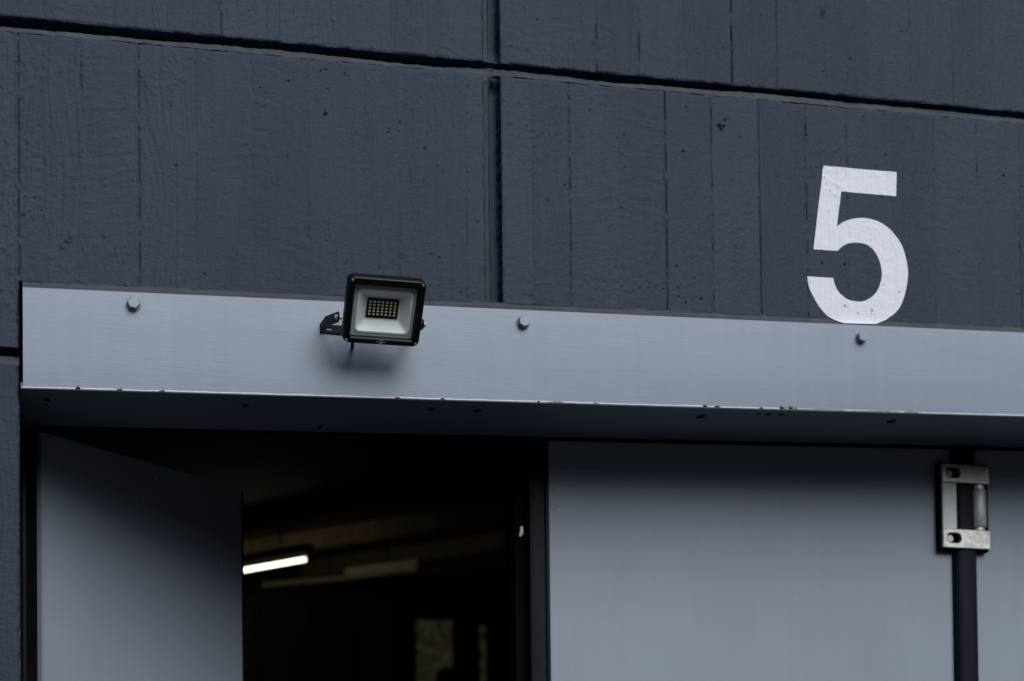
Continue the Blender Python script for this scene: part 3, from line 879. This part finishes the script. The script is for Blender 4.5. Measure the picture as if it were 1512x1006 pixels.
for s_, z in ((.325, 2.385), (.283, 2.338), (.535, 2.236)):
    p = A + d * s_ + Vector((0, 0, z))
    MB().tube(p - nrm * .002, p + nrm * .0012, .0028, 10).build('rivet', M['edge'], left, world=True)

# jamb seal at the left end, its black also painting in the gap's shade
js = MB().box(.0208, .054, 3.262, 3.34, 0, 2.43).build('jamb_seal_shade', M['black'], wall, world=True)
tag(js, 'black rubber seal on the left jamb, widened to paint in the shaded gap')
MB().box(.0275, .0335, 3.2585, 3.2615, 0, 2.42).build('jamb_bead', M['rubber'], wall, world=True)

# ------------------------------------------------------------------ indoors, beyond the open leaf
room = empty('interior_room', (2.0, 5.5, 0)); room["kind"] = "structure"; room["label"] = 'unlit interior behind the doors'
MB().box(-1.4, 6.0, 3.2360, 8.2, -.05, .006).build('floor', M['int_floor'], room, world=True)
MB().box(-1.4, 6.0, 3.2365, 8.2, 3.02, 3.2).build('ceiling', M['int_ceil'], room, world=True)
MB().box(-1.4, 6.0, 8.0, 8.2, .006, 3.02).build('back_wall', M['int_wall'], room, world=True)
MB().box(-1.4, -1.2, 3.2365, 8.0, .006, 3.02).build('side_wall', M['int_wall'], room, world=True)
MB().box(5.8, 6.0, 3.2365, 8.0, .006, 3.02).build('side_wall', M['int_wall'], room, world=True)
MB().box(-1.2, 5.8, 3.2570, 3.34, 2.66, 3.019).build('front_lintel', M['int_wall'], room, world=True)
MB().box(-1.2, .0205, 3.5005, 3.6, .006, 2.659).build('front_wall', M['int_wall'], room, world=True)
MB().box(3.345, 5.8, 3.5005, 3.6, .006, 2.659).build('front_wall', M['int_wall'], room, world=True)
tag(MB().box(3.601, 6.6, YW, 3.2, 0, 3.75).build('side_building', M['wall'], None), 'dark blue-grey concrete wall continuing beyond the doors', 'wall')

bdv = Vector((.62, -.785, 0)).normalized()
bnn = Vector((-bdv.y, bdv.x, 0))
def beam(name, p, l0, l1, w, z0, z1, m, parent=None, bevel=.004, world=True):
    p = Vector(p); P = []
    for s_ in (l0, l1):
        for nn in (-w / 2, w / 2):
            for z in (z0, z1): P.append(Vector((p.x, p.y, 0)) + bdv * s_ + bnn * nn + Vector((0, 0, z)))
    return MB().add(P, [(0, 1, 3, 2), (4, 6, 7, 5), (0, 4, 5, 1), (2, 3, 7, 6), (0, 2, 6, 4), (1, 5, 7, 3)]).build(name, m, parent, world=world, bevel=bevel)
jl = ['wooden ceiling joist indoors nearest the lit tube', 'wooden ceiling joist indoors above the unlit fitting', 'wooden ceiling joist indoors farthest right of the lit tube']
for i, (x, y) in enumerate([(1.32, 7.15), (1.75, 7.50), (2.35, 7.2)]):
    tag(beam('ceiling_joist', (x, y), -.55, 2.6, .07, 2.935, 3.019, M['wood']), jl[i], 'joist', 'joists under the indoor ceiling')
tl = empty('tube_light', (1.08, 6.81, 2.8), 'lit warm white fluorescent tube hanging in the dark interior', 'tube light')
ta, tb = Vector((.60, 7.555, 2.800)), Vector((1.185, 6.650, 2.800))
td = (tb - ta).normalized()
MB().tube(ta, tb, .0080, 18).build('tube', M['tube'], tl, world=True)
MB().tube(tb, tb + td * .03, .0105, 18).build('end_cap', M['housing'], tl, world=True)
MB().tube(ta - td * .03, ta, .0105, 18).build('end_cap', M['housing'], tl, world=True)
def tbox(a, b, w, z0, z1):
    n = Vector((-(b - a).y, (b - a).x, 0)).normalized(); P = []
    for q in (a, b):
        for k in (-w / 2, w / 2):
            for z in (z0, z1): P.append(Vector((q.x, q.y, 0)) + n * k + Vector((0, 0, z)))
    return MB().add(P, [(0, 1, 3, 2), (4, 6, 7, 5), (0, 4, 5, 1), (2, 3, 7, 6), (0, 2, 6, 4), (1, 5, 7, 3)])
tbox(ta - td * .05, tb + td * .01, .05, 2.826, 2.86).build('batten', M['black'], tl, world=True)
for k in (.15, .85):
    p = ta.lerp(tb, k); MB().tube((p.x, p.y, 2.861), (p.x, p.y, 3.018), .004, 8).build('hanger', M['dark_wood'], tl, world=True)
ul = empty('unlit_fitting', (1.63, 7.17, 2.85), 'unlit pale box light fitting under the indoor ceiling', 'light fitting')
ua, ub = Vector((1.51, 7.32, 0)), Vector((1.78, 7.0, 0))
tbox(ua, ub, .12, 2.845, 2.878).build('body', M['housing'], ul, world=True, bevel=.006)
tbox(ua.lerp(ub, .05), ua.lerp(ub, .95), .09, 2.832, 2.8446).build('diffuser', M['housing'], ul, world=True, bevel=.004)
MB().tube((1.645, 7.16, 2.879), (1.645, 7.16, 3.018), .006, 8).build('hanger', M['dark_wood'], ul, world=True)

cp = MB().tube(Vector((1.18, 8.295, 2.9)) - Vector((-.02, .34, 0)), (2.35, 7.00, 2.9), .016, 14).build('ceiling_streak', M['housing'], None)  # pale bar added for a streak of reflected light indoors
auto_smooth(tag(cp, 'thin pale pipe of light, added as a bar under the indoor ceiling behind the unlit fitting', 'streak'))

# back of the room
wi = empty('interior_window', (2.07, 7.98, 2.0), 'tall dim patterned glass window in the back wall of the interior', 'window')
MB().box(1.965, 2.165, 7.985, 7.992, 1.0, 2.755).build('patterned_pane', M['frosted'], wi, world=True)
def frame(x0, x1, z0, z1, parent, w=.05):
    f = MB().box(x0 - w, x0, 7.95, 7.998, z0 - w, z1 + w).box(x1, x1 + w, 7.95, 7.998, z0 - w, z1 + w).box(x0, x1, 7.95, 7.998, z1, z1 + w).box(x0, x1, 7.95, 7.998, z0 - w, z0)
    return f.build('frame', M['dark_wood'], parent, world=True)
frame(1.965, 2.165, 1.0, 2.755, wi)
w2 = empty('interior_window', (2.32, 7.98, 2.0), 'very narrow dim glass slit in the back wall of the interior', 'window')
MB().box(2.30, 2.342, 7.985, 7.992, 1.0, 2.735).build('patterned_pane', M['frosted'], w2, world=True)
frame(2.30, 2.342, 1.0, 2.735, w2, .03)
cl = MB().box(2.46, 2.60, 7.86, 7.9995, .008, 2.955).build('interior_post', mat('post_paint', (.060, .046, .026), .7, noise=[((5, 5, 2), .25, 3)]), None, bevel=.004)
tag(cl, 'dim brown square post by the back wall indoors', 'post')
hd = MB()
def hr(r, z, n=20): return [Vector((2.075 + r * math.cos(2 * math.pi * i / n), 7.72 + r * math.sin(2 * math.pi * i / n), z)) for i in range(n)]
hd.loft([hr(.05, .008), hr(.05, 2.30), hr(.062, 2.34), hr(.064, 2.42), hr(.058, 2.455), hr(.042, 2.475), hr(.018, 2.485)], True, True)
tag(auto_smooth(hd.build('round_post', M['black'], None), 50), 'black round-topped post in front of the patterned glass window', 'post')
cab = empty('wall_cupboard', (1.45, 7.9, 0), 'dark brown panelled cupboard against the back wall indoors', 'cupboard')
MB().box(1.02, 1.86, 7.84, 7.999, .008, 2.84).build('carcass', M['dark_wood'], cab, world=True)
for a, b in ((1.03, 1.15), (1.20, 1.42), (1.46, 1.62), (1.66, 1.85)):
    MB().box(a, b, 7.815, 7.8385, .05, 2.80).build('cupboard_door', M['dark_wood'], cab, world=True, bevel=.006)

# ------------------------------------------------------------------ ground
gm = MB().add([(-250, -250, 0), (250, -250, 0), (250, 250, 0), (-250, 250, 0)], [(0, 1, 2, 3)]).build('ground', M['asphalt'], None)
gm["kind"] = "structure"
gm["label"] = 'dark asphalt yard in front of the doors'

yb = empty('sky_blocker', (2, -26, 0), 'plain dark building added across the yard to block low sky light', 'building')
MB().box(-70, 95, -34, -24, 0, 8.6).build('wall', M['wall'], yb, world=True)  # unseen block added to keep low sky light off the door tops
MB().box(-70.3, 95.3, -34.3, -23.7, 8.601, 8.9).build('roof', M['int_ceil'], yb, world=True)
for k in range(36):
    wx = -66 + k * 4.4
    MB().box(wx, wx + 1.8, -23.999, -23.96, 1.2, 2.9).build('window', M['rubber'], yb, world=True)
